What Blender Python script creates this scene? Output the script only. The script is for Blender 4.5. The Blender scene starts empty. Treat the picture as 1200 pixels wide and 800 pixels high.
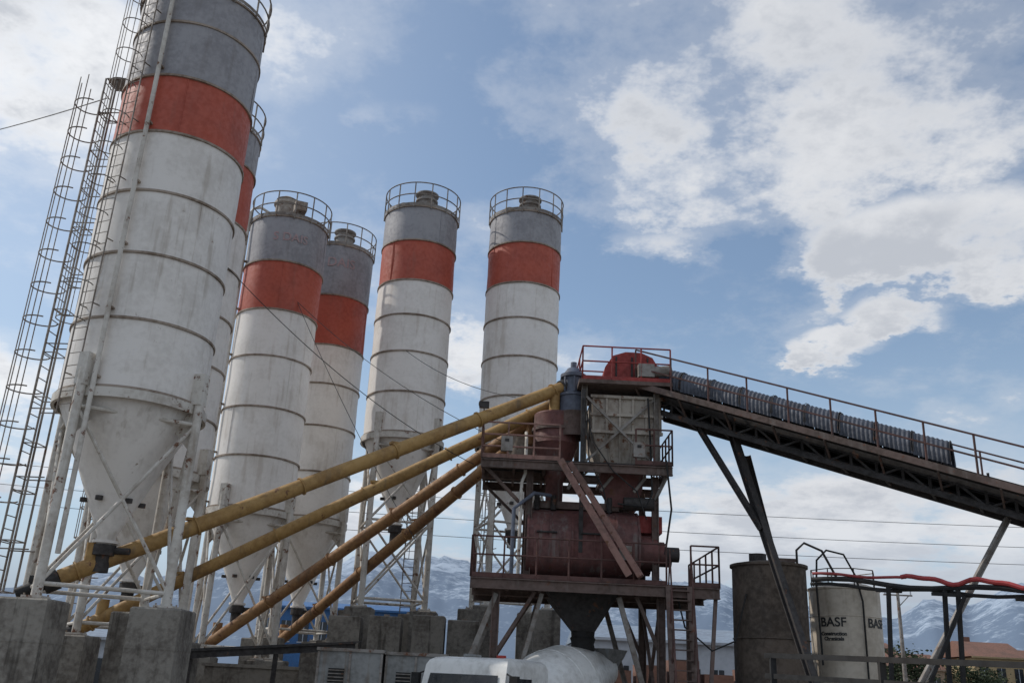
import bpy, math, random
from mathutils import Matrix, Vector, noise
random.seed(7)
rad=math.radians
sc=bpy.context.scene
# ------------------------------------------------------------------ camera
P=rad(20)
F=Vector((0,math.cos(P),math.sin(P)));U=Vector((0,-math.sin(P),math.cos(P)));R=Vector((1,0,0))
cr=.9988*R+.049*U; cu_=-.049*R+.9988*U
cam=bpy.data.cameras.new('camera');co=bpy.data.objects.new('camera',cam);sc.collection.objects.link(co)
m=Matrix((cr,cu_,-F)).transposed().to_4x4();m.translation=(0,0,2.5);co.matrix_world=m
cam.lens=33;cam.clip_end=30000;cam.clip_start=.1;sc.camera=co
sc.view_settings.view_transform='Standard';sc.view_settings.look='None';sc.view_settings.exposure=0

SUN_AZ=rad(-72);SUN_EL=rad(42)
# ------------------------------------------------------------------ node helpers
class NT:
    def __init__(s,nt): s.nt=nt
    def n(s,t,**k):
        x=s.nt.nodes.new(t)
        for a,b in k.items(): setattr(x,a,b)
        return x
    def put(s,sock,v):
        if isinstance(v,bpy.types.NodeSocket): s.nt.links.new(v,sock)
        elif isinstance(v,(tuple,list)) and sock.type=='RGBA' and len(v)==3: sock.default_value=(*v,1)
        else: sock.default_value=v
    def math(s,op,a,b=0,c=0,clamp=False):
        x=s.n('ShaderNodeMath',operation=op,use_clamp=clamp)
        s.put(x.inputs[0],a);s.put(x.inputs[1],b);s.put(x.inputs[2],c);return x.outputs[0]
    def mix(s,f,a,b,bt='MIX'):
        x=s.n('ShaderNodeMix',data_type='RGBA',blend_type=bt)
        s.put(x.inputs[0],f);s.put(x.inputs[6],a);s.put(x.inputs[7],b);return x.outputs[2]
    def ss(s,v,a,b,o0=0.,o1=1.):
        x=s.n('ShaderNodeMapRange',interpolation_type='SMOOTHSTEP')
        s.put(x.inputs[0],v);s.put(x.inputs[1],a);s.put(x.inputs[2],b);s.put(x.inputs[3],o0);s.put(x.inputs[4],o1);return x.outputs[0]
    def noise(s,vec,scale,detail=6,rough=.55,sc3=None,dist=0,off=None):
        if sc3 or off:
            mp=s.n('ShaderNodeMapping');s.nt.links.new(vec,mp.inputs[0])
            if sc3: mp.inputs[3].default_value=sc3
            if off: mp.inputs[1].default_value=off
            vec=mp.outputs[0]
        x=s.n('ShaderNodeTexNoise');s.nt.links.new(vec,x.inputs['Vector'])
        x.inputs['Scale'].default_value=scale;x.inputs['Detail'].default_value=detail;x.inputs['Roughness'].default_value=rough
        x.inputs['Distortion'].default_value=dist
        return x.outputs[0]
# ------------------------------------------------------------------ world
w=bpy.data.worlds.new('World');sc.world=w;w.use_nodes=True
W=NT(w.node_tree);bg=w.node_tree.nodes['Background']
sky=W.n('ShaderNodeTexSky',sky_type='NISHITA');sky.sun_disc=False
sky.sun_elevation=SUN_EL;sky.sun_rotation=SUN_AZ;sky.dust_density=1.0;sky.ozone_density=1.5
tc=W.n('ShaderNodeTexCoord');D=tc.outputs['Generated']
sep=W.n('ShaderNodeSeparateXYZ');w.node_tree.links.new(D,sep.inputs[0]);X,Y,Z=sep.outputs
deg=180/math.pi
az=W.math('MULTIPLY',W.math('ARCTAN2',X,Y),deg)
el=W.math('MULTIPLY',W.math('ARCSINE',Z),deg)
zz=W.math('ADD',W.math('MAXIMUM',Z,0),.22)
cb=W.n('ShaderNodeCombineXYZ');W.put(cb.inputs[0],W.math('DIVIDE',X,zz));W.put(cb.inputs[1],W.math('DIVIDE',Y,zz));W.put(cb.inputs[2],.3)
pl=cb.outputs[0]
n1=W.noise(pl,2.7,7,.60)
n2=W.noise(pl,9,5,.64,off=(3,1,0))
n3=W.noise(pl,4.0,1,.5,off=(7,2,0))
azw=W.math('ADD',az,W.math('ADD',W.math('MULTIPLY',W.math('SUBTRACT',n3,.5),6),W.math('MULTIPLY',W.math('SUBTRACT',n2,.5),6)))
elw=W.math('ADD',el,W.math('ADD',W.math('MULTIPLY',W.math('SUBTRACT',n1,.5),4),W.math('MULTIPLY',W.math('SUBTRACT',n2,.5),4)))
# broad areas of cloud, (azimuth, elevation, half width, half height, weight) in degrees
blobs=[(15,38,19,9,.31),(27,33,13,7,.30),(5,35,9,4,.24),(15,29,12,3.2,.27),(26,25.2,8,2.6,.42),(31,23.4,5,2.2,.40),(11.5,26,4,1.2,.28),
 (20.2,19.6,3.0,1.4,.50),(24.2,21.0,3.0,1.4,.48),(-8.5,32.4,3.2,1.2,.17),(-2.8,20,2.6,3.4,.30),(-33,32,9,9,.28),(-31,12,10,5,.32),
 (18,8.5,14,5.4,.42),(30,8,10,5.6,.42),(8,8,8,5,.36),(-6,8,10,4.5,.28),(70,30,30,20,.35),(-90,25,40,18,.25),(150,30,60,22,.4)]
bias=None
for a,e,sa,se,wt in blobs:
    dx=W.math('MULTIPLY',W.math('SUBTRACT',azw,a),1/(sa*1.3));dy=W.math('MULTIPLY',W.math('SUBTRACT',elw,e),1/(se*1.3))
    r2=W.math('MULTIPLY_ADD',dx,dx,W.math('MULTIPLY',dy,dy))
    b=W.math('MULTIPLY',W.ss(r2,1.0,0.0),wt)
    bias=b if bias is None else W.math('MAXIMUM',bias,b)
dens=W.math('ADD',W.math('ADD',W.math('MULTIPLY_ADD',n1,1.5,-.25),W.math('MULTIPLY',W.math('SUBTRACT',n2,.5),.6)),bias)
mask=W.ss(dens,.60,.92)
thin=W.math('MULTIPLY',W.ss(dens,.44,.74),.26)
mask=W.math('MAXIMUM',mask,thin)
lowb=W.ss(el,8,2)
mask=W.math('MAXIMUM',mask,W.math('MULTIPLY',lowb,.9))
shade=W.math('ADD',W.math('MULTIPLY',n2,.6),W.math('MULTIPLY',n3,.5))
shade=W.ss(shade,.45,.70)
core=W.ss(dens,.74,1.05)
white=W.mix(W.ss(az,-40,30),(8.0,8.15,8.4),(6.3,6.45,6.75))
grey=(4.1,4.4,4.95)
ccol=W.mix(W.math('MULTIPLY',W.math('MULTIPLY',core,shade),.8),white,grey)
lowcol=W.mix(W.ss(el,3.5,9.5),(3.3,3.9,4.7),(6.5,6.75,7.15))
ccol=W.mix(W.ss(el,12,7),ccol,W.mix(W.math('MULTIPLY',shade,.6),lowcol,(3.9,4.3,5.0)))
skyc=W.mix(1,sky.outputs[0],(1.03,1.12,1.13),'MULTIPLY')
glow=W.math('MULTIPLY',W.ss(az,2,-42),W.ss(el,5,35))
skyc=W.mix(W.math('MULTIPLY_ADD',glow,.5,.11),skyc,(5.4,6.0,6.8))
skyc=W.mix(W.math('MULTIPLY',W.ss(el,24,4),.75),skyc,(4.1,5.1,6.2))
fin=W.mix(mask,skyc,ccol)
W.put(bg.inputs[0],fin);bg.inputs[1].default_value=.114
try: w.cycles.sampling_method='MANUAL';w.cycles.sample_map_resolution=512
except Exception: pass
sl=bpy.data.lights.new('sun','SUN');sl.energy=2.5;sl.angle=rad(.6);sl.color=(1,.94,.86)
so=bpy.data.objects.new('sun',sl);sc.collection.objects.link(so)
sd=Vector((math.sin(SUN_AZ)*math.cos(SUN_EL),math.cos(SUN_AZ)*math.cos(SUN_EL),math.sin(SUN_EL)))
so.rotation_euler=sd.to_track_quat('Z','Y').to_euler();so.location=(-40,-10,60)

# ------------------------------------------------------------------ materials
def mat(name,base,dark=None,rust=None,rust_amt=.0,streak=0.,scale=1.,rough=.65,metal=0.,bump=0,streakcol=(.16,.11,.07)):
    mt=bpy.data.materials.new(name);mt.use_nodes=True;N=NT(mt.node_tree);bs=mt.node_tree.nodes['Principled BSDF']
    g=N.n('ShaderNodeNewGeometry').outputs['Position']
    dark=dark or tuple(c*.6 for c in base)
    a=N.noise(g,.9*scale,4,.6);b=N.noise(g,7*scale,4,.6,off=(5,0,2))
    f=N.ss(N.math('ADD',N.math('MULTIPLY',a,.6),N.math('MULTIPLY',b,.4)),.40,.64)
    c=N.mix(f,base,dark)
    if streak>0:
        s=N.noise(g,5.0*scale,3,.6,sc3=(1,1,.07))
        sf=N.math('MULTIPLY',N.ss(N.math('ADD',s,N.math('MULTIPLY',N.math('SUBTRACT',a,.5),.5)),.54,.76),streak)
        c=N.mix(sf,c,streakcol)
    if rust_amt>0:
        rn=N.noise(g,3.2*scale,5,.72,off=(1,4,8))
        rf=N.ss(rn,.72-rust_amt,.80-rust_amt)
        c=N.mix(rf,c,rust or (.14,.06,.03))
    N.put(bs.inputs['Base Color'],c)
    N.put(bs.inputs['Roughness'],N.ss(b,.3,.7,rough-.12,min(1,rough+.15)))
    bs.inputs['Metallic'].default_value=metal
    if bump>0:
        bp=N.n('ShaderNodeBump');bp.inputs['Strength'].default_value=bump;bp.inputs['Distance'].default_value=.03
        N.put(bp.inputs['Height'],b);mt.node_tree.links.new(bp.outputs[0],bs.inputs['Normal'])
    return mt
M=dict(
 white=mat('silo_white_paint',(.80,.765,.725),(.70,.665,.62),streak=.34,streakcol=(.38,.30,.23),rust_amt=.025,rust=(.34,.25,.18),rough=.55),
 whitedirty=mat('silo_white_dirty',(.76,.725,.685),(.64,.605,.565),streak=.42,streakcol=(.32,.26,.20),rust_amt=.055,rust=(.25,.17,.12),rough=.6),
 red=mat('silo_red_paint',(.44,.085,.047),(.35,.07,.042),streak=.3,streakcol=(.24,.09,.06),rust_amt=.02,rough=.6),
 grey=mat('silo_grey_paint',(.31,.305,.32),(.235,.23,.245),streak=.35,streakcol=(.17,.15,.14),rust_amt=.03,rough=.6),
 greylet=mat('faded_lettering',(.40,.27,.27),(.32,.26,.26),rough=.6),
 ring=mat('ring_flange',(.34,.28,.23),(.17,.125,.09),rust_amt=.06,rough=.75),
 legs=mat('leg_steel_white',(.60,.57,.52),(.42,.38,.33),streak=.4,rust_amt=.15,rough=.7),
 rail=mat('railing_steel',(.26,.235,.21),(.12,.09,.07),rust_amt=.12,rough=.7),
 dkrail=mat('railing_red_brown',(.11,.05,.042),(.07,.04,.035),rust_amt=.1,rough=.75),
 yellow=mat('screw_yellow_paint',(.40,.245,.085),(.27,.155,.055),streak=.6,streakcol=(.13,.095,.06),rust_amt=.12,rough=.7),
 orange=mat('screw_ochre_paint',(.33,.18,.075),(.22,.11,.05),streak=.6,streakcol=(.11,.08,.05),rust_amt=.13,rough=.7),
 black=mat('black_steel',(.014,.014,.015),(.025,.022,.02),rough=.8),
 dark=mat('dark_steel',(.05,.044,.042),(.026,.023,.022),rust_amt=.12,rough=.75),
 maroon=mat('mixer_maroon_paint',(.16,.062,.055),(.095,.045,.042),streak=.7,streakcol=(.19,.165,.15),rust_amt=.11,rough=.7),
 pink=mat('faded_red_steel',(.29,.16,.13),(.17,.10,.085),rust_amt=.15,streak=.4,rough=.75),
 redhood=mat('drive_hood_red',(.32,.035,.028),(.19,.03,.025),rust_amt=.08,rough=.6),
 beige=mat('hopper_beige',(.42,.375,.32),(.26,.215,.18),streak=.6,rust_amt=.16,rough=.8),
 frame=mat('frame_brown_steel',(.145,.10,.085),(.085,.06,.05),rust_amt=.12,rust=(.15,.06,.035),streak=.4,streakcol=(.22,.19,.17),rough=.8),
 framegrey=mat('frame_grey_steel',(.28,.26,.24),(.15,.125,.105),rust_amt=.14,streak=.4,rough=.75),
 cover=mat('corrugated_cover_grey',(.085,.095,.12),(.055,.06,.075),rough=.72,rust_amt=.03),
 belt=mat('rubber_belt',(.02,.02,.02),(.04,.035,.03),rough=.85),
 concrete=mat('concrete',(.25,.23,.20),(.12,.105,.09),streak=.75,streakcol=(.055,.048,.04),scale=1.2,rough=.9,bump=.7),
 tank1=mat('tank_brown_grime',(.12,.092,.072),(.06,.046,.036),streak=.6,streakcol=(.045,.036,.03),rough=.85,bump=.3),
 tank2=mat('tank_beige',(.58,.51,.42),(.46,.395,.315),streak=.35,rust_amt=.02,rough=.6),
 letter=mat('letter_black',(.02,.02,.02),(.04,.04,.04),rough=.6),
 filt=mat('filter_blue_grey',(.12,.14,.19),(.08,.09,.12),rough=.5,rust_amt=.05),
 truckw=mat('truck_white_paint',(.76,.755,.73),(.55,.54,.51),rough=.4,streak=.45,streakcol=(.3,.28,.25)),
 truckr=mat('truck_red_paint',(.4,.03,.02),(.3,.03,.02),rough=.4),
 glass=mat('dark_glass',(.02,.025,.03),(.02,.02,.025),rough=.15),
 tyre=mat('tyre',(.02,.02,.02),(.035,.03,.028),rough=.9),
 cabinet=mat('cabinet_grey_panel',(.28,.285,.28),(.17,.17,.165),streak=.55,rust_amt=.06,rough=.7),
 blueclad=mat('blue_cladding',(.03,.12,.30),(.025,.09,.22),rough=.6,streak=.3),
 whitewall=mat('white_wall',(.42,.45,.50),(.33,.36,.40),rough=.8,streak=.3,scale=.4),
 greyroof=mat('grey_sheet_roof',(.22,.27,.33),(.17,.2,.25),rough=.5,scale=.4),
 redroof=mat('clay_tile_roof',(.21,.105,.075),(.14,.08,.06),rough=.9,scale=.8),
 yelwall=mat('render_yellow_wall',(.42,.31,.17),(.33,.25,.15),rough=.9,scale=.4),
 tanwall=mat('render_tan_wall',(.36,.29,.23),(.28,.22,.17),rough=.9,scale=.4),
 hose=mat('hose_red',(.36,.04,.04),(.22,.03,.03),rough=.65),
 wire=mat('wire_dark',(.03,.03,.03),(.02,.02,.02)),
 ground=mat('yard_ground',(.22,.20,.175),(.14,.125,.105),scale=.25,rough=.95,bump=.5),
 leaf=mat('foliage_dark',(.035,.05,.02),(.02,.03,.012),rough=.9,scale=1),
 bark=mat('bark',(.08,.06,.045),(.05,.035,.03),rough=.95),
)
# ------------------------------------------------------------------ mesh builder
def frame_of(d):
    d=d.normalized();a=Vector((0,0,1)) if abs(d.z)<.95 else Vector((1,0,0))
    x=a.cross(d).normalized();y=d.cross(x).normalized();return x,y,d
class B:
    def __init__(s,name,loc=(0,0,0)):
        s.name=name;s.parts={};s.loc=Vector(loc)
    def _p(s,part,mt):
        return s.parts.setdefault((part,mt),([],[]))
    def raw(s,part,mt,vs,fs):
        V,Fc=s._p(part,mt);o=len(V);V.extend([Vector(v) for v in vs]);Fc.extend([tuple(i+o for i in f) for f in fs])
    def box(s,part,mt,c,sz,rz=0,rot=None,bev=0):
        mtx=rot if rot is not None else Matrix.Rotation(rz,3,'Z')
        c=Vector(c);h=[x/2 for x in sz]
        vs=[c+mtx@Vector((i*h[0],j*h[1],k*h[2])) for i in(-1,1) for j in(-1,1) for k in(-1,1)]
        s.raw(part,mt,vs,[(0,1,3,2),(4,6,7,5),(0,4,5,1),(2,3,7,6),(0,2,6,4),(1,5,7,3)])
    def beam(s,part,mt,p,q,wd,ht=None):
        p=Vector(p);q=Vector(q);ht=ht or wd;x,y,d=frame_of(q-p)
        vs=[]
        for c in(p,q):
            for a,b in((-1,-1),(1,-1),(1,1),(-1,1)): vs.append(c+x*a*wd/2+y*b*ht/2)
        s.raw(part,mt,vs,[(3,2,1,0),(4,5,6,7),(0,1,5,4),(1,2,6,5),(2,3,7,6),(3,0,4,7)])
    def ibeam(s,part,mt,p,q,wd,ht,t=.03):
        p=Vector(p);q=Vector(q);x,y,d=frame_of(q-p)
        s.beam(part,mt,p+y*(ht/2-t/2),q+y*(ht/2-t/2),wd,t);s.beam(part,mt,p-y*(ht/2-t/2),q-y*(ht/2-t/2),wd,t)
        s.beam(part,mt,p,q,t,ht-2*t)
    def tube(s,part,mt,p,q,r,seg=10,r2=None):
        p=Vector(p);q=Vector(q);r2=r if r2 is None else r2;x,y,d=frame_of(q-p);vs=[]
        for c,rr in((p,r),(q,r2)):
            for i in range(seg):
                a=2*math.pi*i/seg;vs.append(c+x*math.cos(a)*rr+y*math.sin(a)*rr)
        fs=[(i,(i+1)%seg,seg+(i+1)%seg,seg+i) for i in range(seg)]
        fs+= [tuple(range(seg))[::-1],tuple(range(seg,2*seg))]
        s.raw(part,mt,vs,fs)
    def path(s,part,mt,pts,r,seg=8):
        pts=[Vector(p) for p in pts]
        vs=[];n=len(pts);x0=None
        for i,p in enumerate(pts):
            d=(pts[min(i+1,n-1)]-pts[max(i-1,0)]).normalized()
            if x0 is None: x,y,_=frame_of(d)
            else:
                x=(x0-d*x0.dot(d)).normalized();y=d.cross(x)
            x0=x
            for k in range(seg):
                a=2*math.pi*k/seg;vs.append(p+x*math.cos(a)*r+y*math.sin(a)*r)
        fs=[(i*seg+k,i*seg+(k+1)%seg,(i+1)*seg+(k+1)%seg,(i+1)*seg+k) for i in range(n-1) for k in range(seg)]
        s.raw(part,mt,vs,fs)
    def ring(s,part,mt,c,Rr,r,seg=40,a0=0,a1=2*math.pi,rs=6):
        c=Vector(c);full=abs(a1-a0-2*math.pi)<1e-6;n=seg if full else seg+1
        vs=[];
        for i in range(n):
            a=a0+(a1-a0)*i/seg;dirv=Vector((math.cos(a),math.sin(a),0))
            for k in range(rs):
                b=2*math.pi*k/rs;vs.append(c+dirv*(Rr+r*math.cos(b))+Vector((0,0,r*math.sin(b))))
        fs=[]
        for i in range(seg):
            j=(i+1)%n
            for k in range(rs): fs.append((i*rs+k,j*rs+k,j*rs+(k+1)%rs,i*rs+(k+1)%rs))
        s.raw(part,mt,vs,fs)
    def lathe(s,part,mt,c,prof,seg=64,axis=None,wob=0):
        c=Vector(c)
        if axis is None: x,y,d=Vector((1,0,0)),Vector((0,1,0)),Vector((0,0,1))
        else: x,y,d=frame_of(Vector(axis))
        vs=[]
        for (r,z) in prof:
            for i in range(seg):
                a=2*math.pi*i/seg
                rr=r+(wob*noise.noise(Vector((math.cos(a)*2.2,math.sin(a)*2.2,z*.9))+c) if wob else 0)
                vs.append(c+x*math.cos(a)*rr+y*math.sin(a)*rr+d*z)
        n=len(prof);fs=[]
        for j in range(n-1):
            for i in range(seg): fs.append((j*seg+i,j*seg+(i+1)%seg,(j+1)*seg+(i+1)%seg,(j+1)*seg+i))
        s.raw(part,mt,vs,fs)
    def loft(s,part,mt,loops,cap=True):
        n=len(loops[0]);vs=[v for l in loops for v in l];fs=[]
        for j in range(len(loops)-1):
            for i in range(n): fs.append((j*n+i,j*n+(i+1)%n,(j+1)*n+(i+1)%n,(j+1)*n+i))
        if cap: fs+=[tuple(range(n))[::-1],tuple(range((len(loops)-1)*n,len(loops)*n))]
        s.raw(part,mt,vs,fs)
    def done(s,bevel=0):
        e=bpy.data.objects.new(s.name,None);e.empty_display_size=.3;e.location=s.loc;sc.collection.objects.link(e)
        for (part,mt),(V,Fc) in s.parts.items():
            me=bpy.data.meshes.new(part);me.from_pydata([v-s.loc for v in V],[],Fc);me.update()
            me.shade_smooth();me.set_sharp_from_angle(angle=rad(38));me.materials.append(M[mt])
            o=bpy.data.objects.new(part,me);sc.collection.objects.link(o);o.parent=e
        return e
def railing(b,part,mt,pts,h=1.1,r=.025,step=1.2,rails=(1.0,.55),toe=True,closed=False):
    pts=[Vector(p) for p in pts]
    if closed: pts=pts+[pts[0]]
    for a,c in zip(pts[:-1],pts[1:]):
        L=(c-a).length;n=max(1,round(L/step))
        for i in range(n+1):
            p=a.lerp(c,i/n);b.tube(part,mt,p,p+Vector((0,0,h)),r,6)
        for f in rails: b.tube(part,mt,a+Vector((0,0,h*f)),c+Vector((0,0,h*f)),r*.9,6)
        if toe: b.beam(part,mt,a+Vector((0,0,.07)),c+Vector((0,0,.07)),.012,.13)
def ladder(b,part,mt,p,z0,z1,out,wd=.45,cage=True,cz=2.2,cr=.38,step=.95,k=1.0):
    o=Vector((out[0],out[1],0)).normalized();t=Vector((-o.y,o.x,0));p=Vector((p[0],p[1],0))
    for sgn in(-1,1): b.tube(part,mt,p+t*sgn*wd/2+Vector((0,0,z0)),p+t*sgn*wd/2+Vector((0,0,z1)),.025*k,6)
    z=z0+.2
    while z<z1-.1:
        b.tube(part,mt,p-t*wd/2+Vector((0,0,z)),p+t*wd/2+Vector((0,0,z)),.013*k,5);z+=.32
    if cage:
        c=p+o*cr;a0=math.atan2(-o.y,-o.x)
        z=z0+cz
        while z<z1+.05:
            pts=[c+Vector((math.cos(a0+a),math.sin(a0+a),0))*cr+Vector((0,0,z)) for a in [rad(x) for x in range(38,323,15)]]
            b.path(part,mt,pts,.018*k,5);z+=step
        for a in(90,135,180,225,270):
            q=c+Vector((math.cos(a0+rad(a)),math.sin(a0+rad(a)),0))*cr
            b.tube(part,mt,q+Vector((0,0,z0+cz)),q+Vector((0,0,z1)),.014*k,5)
def label(txt,size,ang,z,parent,cx,cy,r,mt='letter'):
    c=bpy.data.curves.new('lettering','FONT');c.body=txt;c.size=size;c.align_x='CENTER';c.extrude=.004;c.offset=.006
    o=bpy.data.objects.new('tmp',c);sc.collection.objects.link(o);bpy.context.view_layer.update()
    me=bpy.data.meshes.new_from_object(o.evaluated_get(bpy.context.evaluated_depsgraph_get()));bpy.data.objects.remove(o)
    for v in me.vertices:
        a=ang+v.co.x/r;rr=r+.012+v.co.z
        v.co=Vector((cx+math.cos(a)*rr,cy+math.sin(a)*rr,z+v.co.y))-parent.location
    me.materials.clear();me.materials.append(M[mt])
    o2=bpy.data.objects.new('lettering',me);sc.collection.objects.link(o2);o2.parent=parent

# ------------------------------------------------------------------ silos
def silo(cx,cy,r,rings,gtop,coneb,foot,legang,legr,tiers,pedw,dirty=False,topkind=0,fill=None,lad=None,rtop=.25,lettering=None):
    """rings: heights from roof down, rings[0]=roof, [1]=stripe top,[2]=stripe bottom,...last=cylinder bottom"""
    b=B('cement_silo',(cx,cy,0));c=(cx,cy,0);wm='whitedirty' if dirty else 'white'
    roof=rings[0];zb=rings[-1]
    def cyl(part,m_,z0,z1,wob=.022):
        n=max(2,int((z1-z0)/.3));b.lathe(part,m_,c,[(r,z0+(z1-z0)*i/n) for i in range(n+1)],72,wob=wob)
    cyl('top_grey_section','grey',rings[1],roof)
    cyl('red_band','red',rings[2],rings[1])
    cyl('white_shell',wm,zb,rings[2])
    for i,z in enumerate(rings):
        b.lathe('ring_flanges','ring',c,[(r-.01,z-.04),(r+.045,z-.035),(r+.045,z+.025),(r-.01,z+.035)],72)
    if gtop:
        for z in gtop: b.lathe('ring_flanges','ring',c,[(r-.01,z-.04),(r+.04,z-.035),(r+.04,z+.025),(r-.01,z+.035)],72)
    zs_=sorted(rings)
    for i,(za,zc) in enumerate(zip(zs_[:-1],zs_[1:])):
        for k in range(2):
            a=1.3*i+k*math.pi+cx
            q=Vector((cx+math.cos(a)*(r+.004),cy+math.sin(a)*(r+.004),0))
            b.tube('weld_seams','grey' if za>=rings[1]-.01 else ('red' if za>=rings[2]-.01 else wm),q+Vector((0,0,za+.04)),q+Vector((0,0,zc-.045)),.014,6)
    b.lathe('discharge_cone',wm,c,[(r,zb),(r*.99,zb-.1),(r*.62,zb-(zb-coneb)*.42),(.22,coneb+.05),(.22,coneb-.15)],64,wob=.01)
    b.lathe('discharge_cone',wm,c,[(.30,coneb-.05),(.30,coneb-.12),(.22,coneb-.12)],24)
    b.lathe('butterfly_valve','dark',c,[(.0,coneb-.15),(.27,coneb-.15),(.27,coneb-.4),(.18,coneb-.42),(.18,coneb-.8)],20)
    b.tube('butterfly_valve','dark',(cx+.25,cy,coneb-.28),(cx+.62,cy,coneb-.28),.08,8)
    b.lathe('cone_ring','legs',c,[(r+.02,zb-.05),(r+.10,zb-.05),(r+.10,zb-.28),(r+.02,zb-.28)],64)
    for k in range(6):
        a=k*math.pi/3+.4;f=.55;rr=r*.62*(1-f)+.22*f+.06;zz_=zb-(zb-coneb)*(.42+.58*f)
        b.lathe('aeration_pads','dark',(cx+math.cos(a)*rr,cy+math.sin(a)*rr,zz_),[(0,-.05),(.09,-.05),(.09,.05),(0,.05)],10)
    b.lathe('roof_plate','grey',c,[(r+.03,roof),(r*.5,roof+rtop*.6),(.0,roof+rtop)],48)
    n=14;h=1.1;rr=r+.06
    for i in range(n):
        a=2*math.pi*i/n+.1;p=Vector((cx+math.cos(a)*rr,cy+math.sin(a)*rr,roof-.1));b.tube('roof_railing','rail',p,p+Vector((0,0,h+.1)),.028,6)
    for zf in(.55,1.1): b.ring('roof_railing','rail',(cx,cy,roof+zf),rr,.026,48)
    b.lathe('roof_railing','rail',c,[(rr,roof+.02),(rr,roof+.14)],48)
    if topkind==0:
        b.lathe('dust_filter','framegrey',(cx+.15,cy,roof),[(.42,.1),(.42,.95),(.50,.98),(.50,1.05),(.42,1.08),(.36,1.22),(.52,1.3),(.52,1.36),(.0,1.5)],28)
        b.tube('relief_valve','framegrey',(cx-.75,cy-.4,roof),(cx-.75,cy-.4,roof+.55),.16,12)
        b.lathe('relief_valve','framegrey',(cx-.75,cy-.4,roof+.55),[(.24,0),(.24,.08),(0,.14)],14)
    else:
        b.lathe('dust_filter','beige',(cx-.25,cy-.1,roof),[(.46,.1),(.46,1.15),(.54,1.18),(.54,1.28),(.46,1.3),(.40,1.42),(.46,1.44),(.2,1.6),(0,1.62)],28)
        b.box('filter_box','beige',(cx+.55,cy-.9,roof+.75),(.5,.45,.4),.4)
        b.tube('filter_box','rail',(cx+.55,cy-.9,roof+.1),(cx+.55,cy-.9,roof+.6),.05,8)
        b.tube('relief_valve','beige',(cx+.9,cy+.2,roof),(cx+.9,cy+.2,roof+.6),.14,12)
    L=[]
    for k in range(4):
        a=rad(legang+90*k);L.append(Vector((cx+math.cos(a)*legr,cy+math.sin(a)*legr,0)))
    for p in L:
        b.tube('support_legs','legs',p+Vector((0,0,foot+.03)),p+Vector((0,0,zb+.35)),.115,12)
        b.box('support_legs','legs',(p.x,p.y,foot+.05),(.45,.45,.05))
        inn=(Vector((cx,cy,0))-p).normalized()
        ang=math.atan2(inn.y,inn.x)
        b.box('leg_brackets','legs',p+inn*.1+Vector((0,0,zb+.35)),(.3+.5*max(0,legr-r),.26,.8),ang)
        t=Vector((-inn.y,inn.x,0))*.012;q=[p+Vector((0,0,zb-.1)),p+inn*(legr-r*.72)+Vector((0,0,zb-.6)),p+Vector((0,0,zb-1.3))]
        b.raw('leg_brackets','legs',[v-t for v in q]+[v+t for v in q],[(0,1,2),(5,4,3),(0,3,4,1),(1,4,5,2),(2,5,3,0)])
    zs=[foot+.35+(zb-.55-foot-.35)*i/tiers for i in range(tiers+1)]
    for k in range(4):
        p,q=L[k],L[(k+1)%4]
        for i in range(tiers+1):
            b.tube('bracing','legs',p+Vector((0,0,zs[i])),q+Vector((0,0,zs[i])),.05,8)
        for i in range(tiers):
            b.tube('bracing','legs',p+Vector((0,0,zs[i])),q+Vector((0,0,zs[i+1])),.045,8)
            b.tube('bracing','legs',q+Vector((0,0,zs[i])),p+Vector((0,0,zs[i+1])),.045,8)
    if fill:
        for a in fill:
            a=rad(a);rr=r+.14;p=Vector((cx+math.cos(a)*rr,cy+math.sin(a)*rr,0));z0=foot+1.0
            b.tube('fill_pipe','legs',p+Vector((0,0,z0)),p+Vector((0,0,roof+.45)),.06,10)
            o=Vector((cx,cy,0))-p;o.normalize()
            b.path('fill_pipe','legs',[p+Vector((0,0,roof+.4)),p+o*.1+Vector((0,0,roof+.65)),p+o*.4+Vector((0,0,roof+.78)),p+o*.9+Vector((0,0,roof+.6))],.06)
            for z in rings[1:]: b.beam('fill_pipe','ring',p+Vector((0,0,z+.2)),p+o*.16+Vector((0,0,z+.2)),.16,.05)
    if lad:
        for (a,z0,z1,off,kk) in lad:
            a=rad(a);rr=r+off;o=(math.cos(a),math.sin(a))
            mt_='rail' if kk>0 else 'legs';kk=abs(kk)
            ladder(b,'caged_ladder',mt_,(cx+o[0]*rr,cy+o[1]*rr),z0,z1,o,cr=.33 if off<.6 else .42,step=.95,k=kk)
            z=z0+1
            t=Vector((-o[1],o[0],0))
            while z<z1:
                for sg in(-1,1):
                    q=Vector((cx+o[0]*rr,cy+o[1]*rr,z))+t*sg*.22;b.tube('caged_ladder',mt_,q,q-Vector((o[0],o[1],0))*(off+.0),.018,5)
                z+=1.75
            if off>.6:
                o3=Vector((o[0],o[1],0));base=Vector((cx,cy,0))+o3*(rr-.02)
                P4=[base+t*.24,base-t*.24,base-o3*.34-t*.24,base-o3*.34+t*.24]
                for q in P4[2:]: b.tube('ladder_mast',mt_,q+Vector((0,0,z0)),q+Vector((0,0,z1)),.028,6)
                zz0=z0;fl=0
                while zz0<z1-1:
                    for i in range(4):
                        q1,q2=P4[i],P4[(i+1)%4]
                        b.tube('ladder_mast',mt_,q1+Vector((0,0,zz0)),q2+Vector((0,0,zz0)),.016,5)
                    zz0+=1.2
                b.box('ladder_mast',mt_,base-o3*.5+Vector((0,0,z1-.05)),(.9,.6,.04),math.atan2(o3.y,o3.x))
    e=b.done()
    if lettering: label(lettering[0],lettering[1],rad(lettering[2]),lettering[3],e,cx,cy,r+.01,'greylet')
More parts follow.
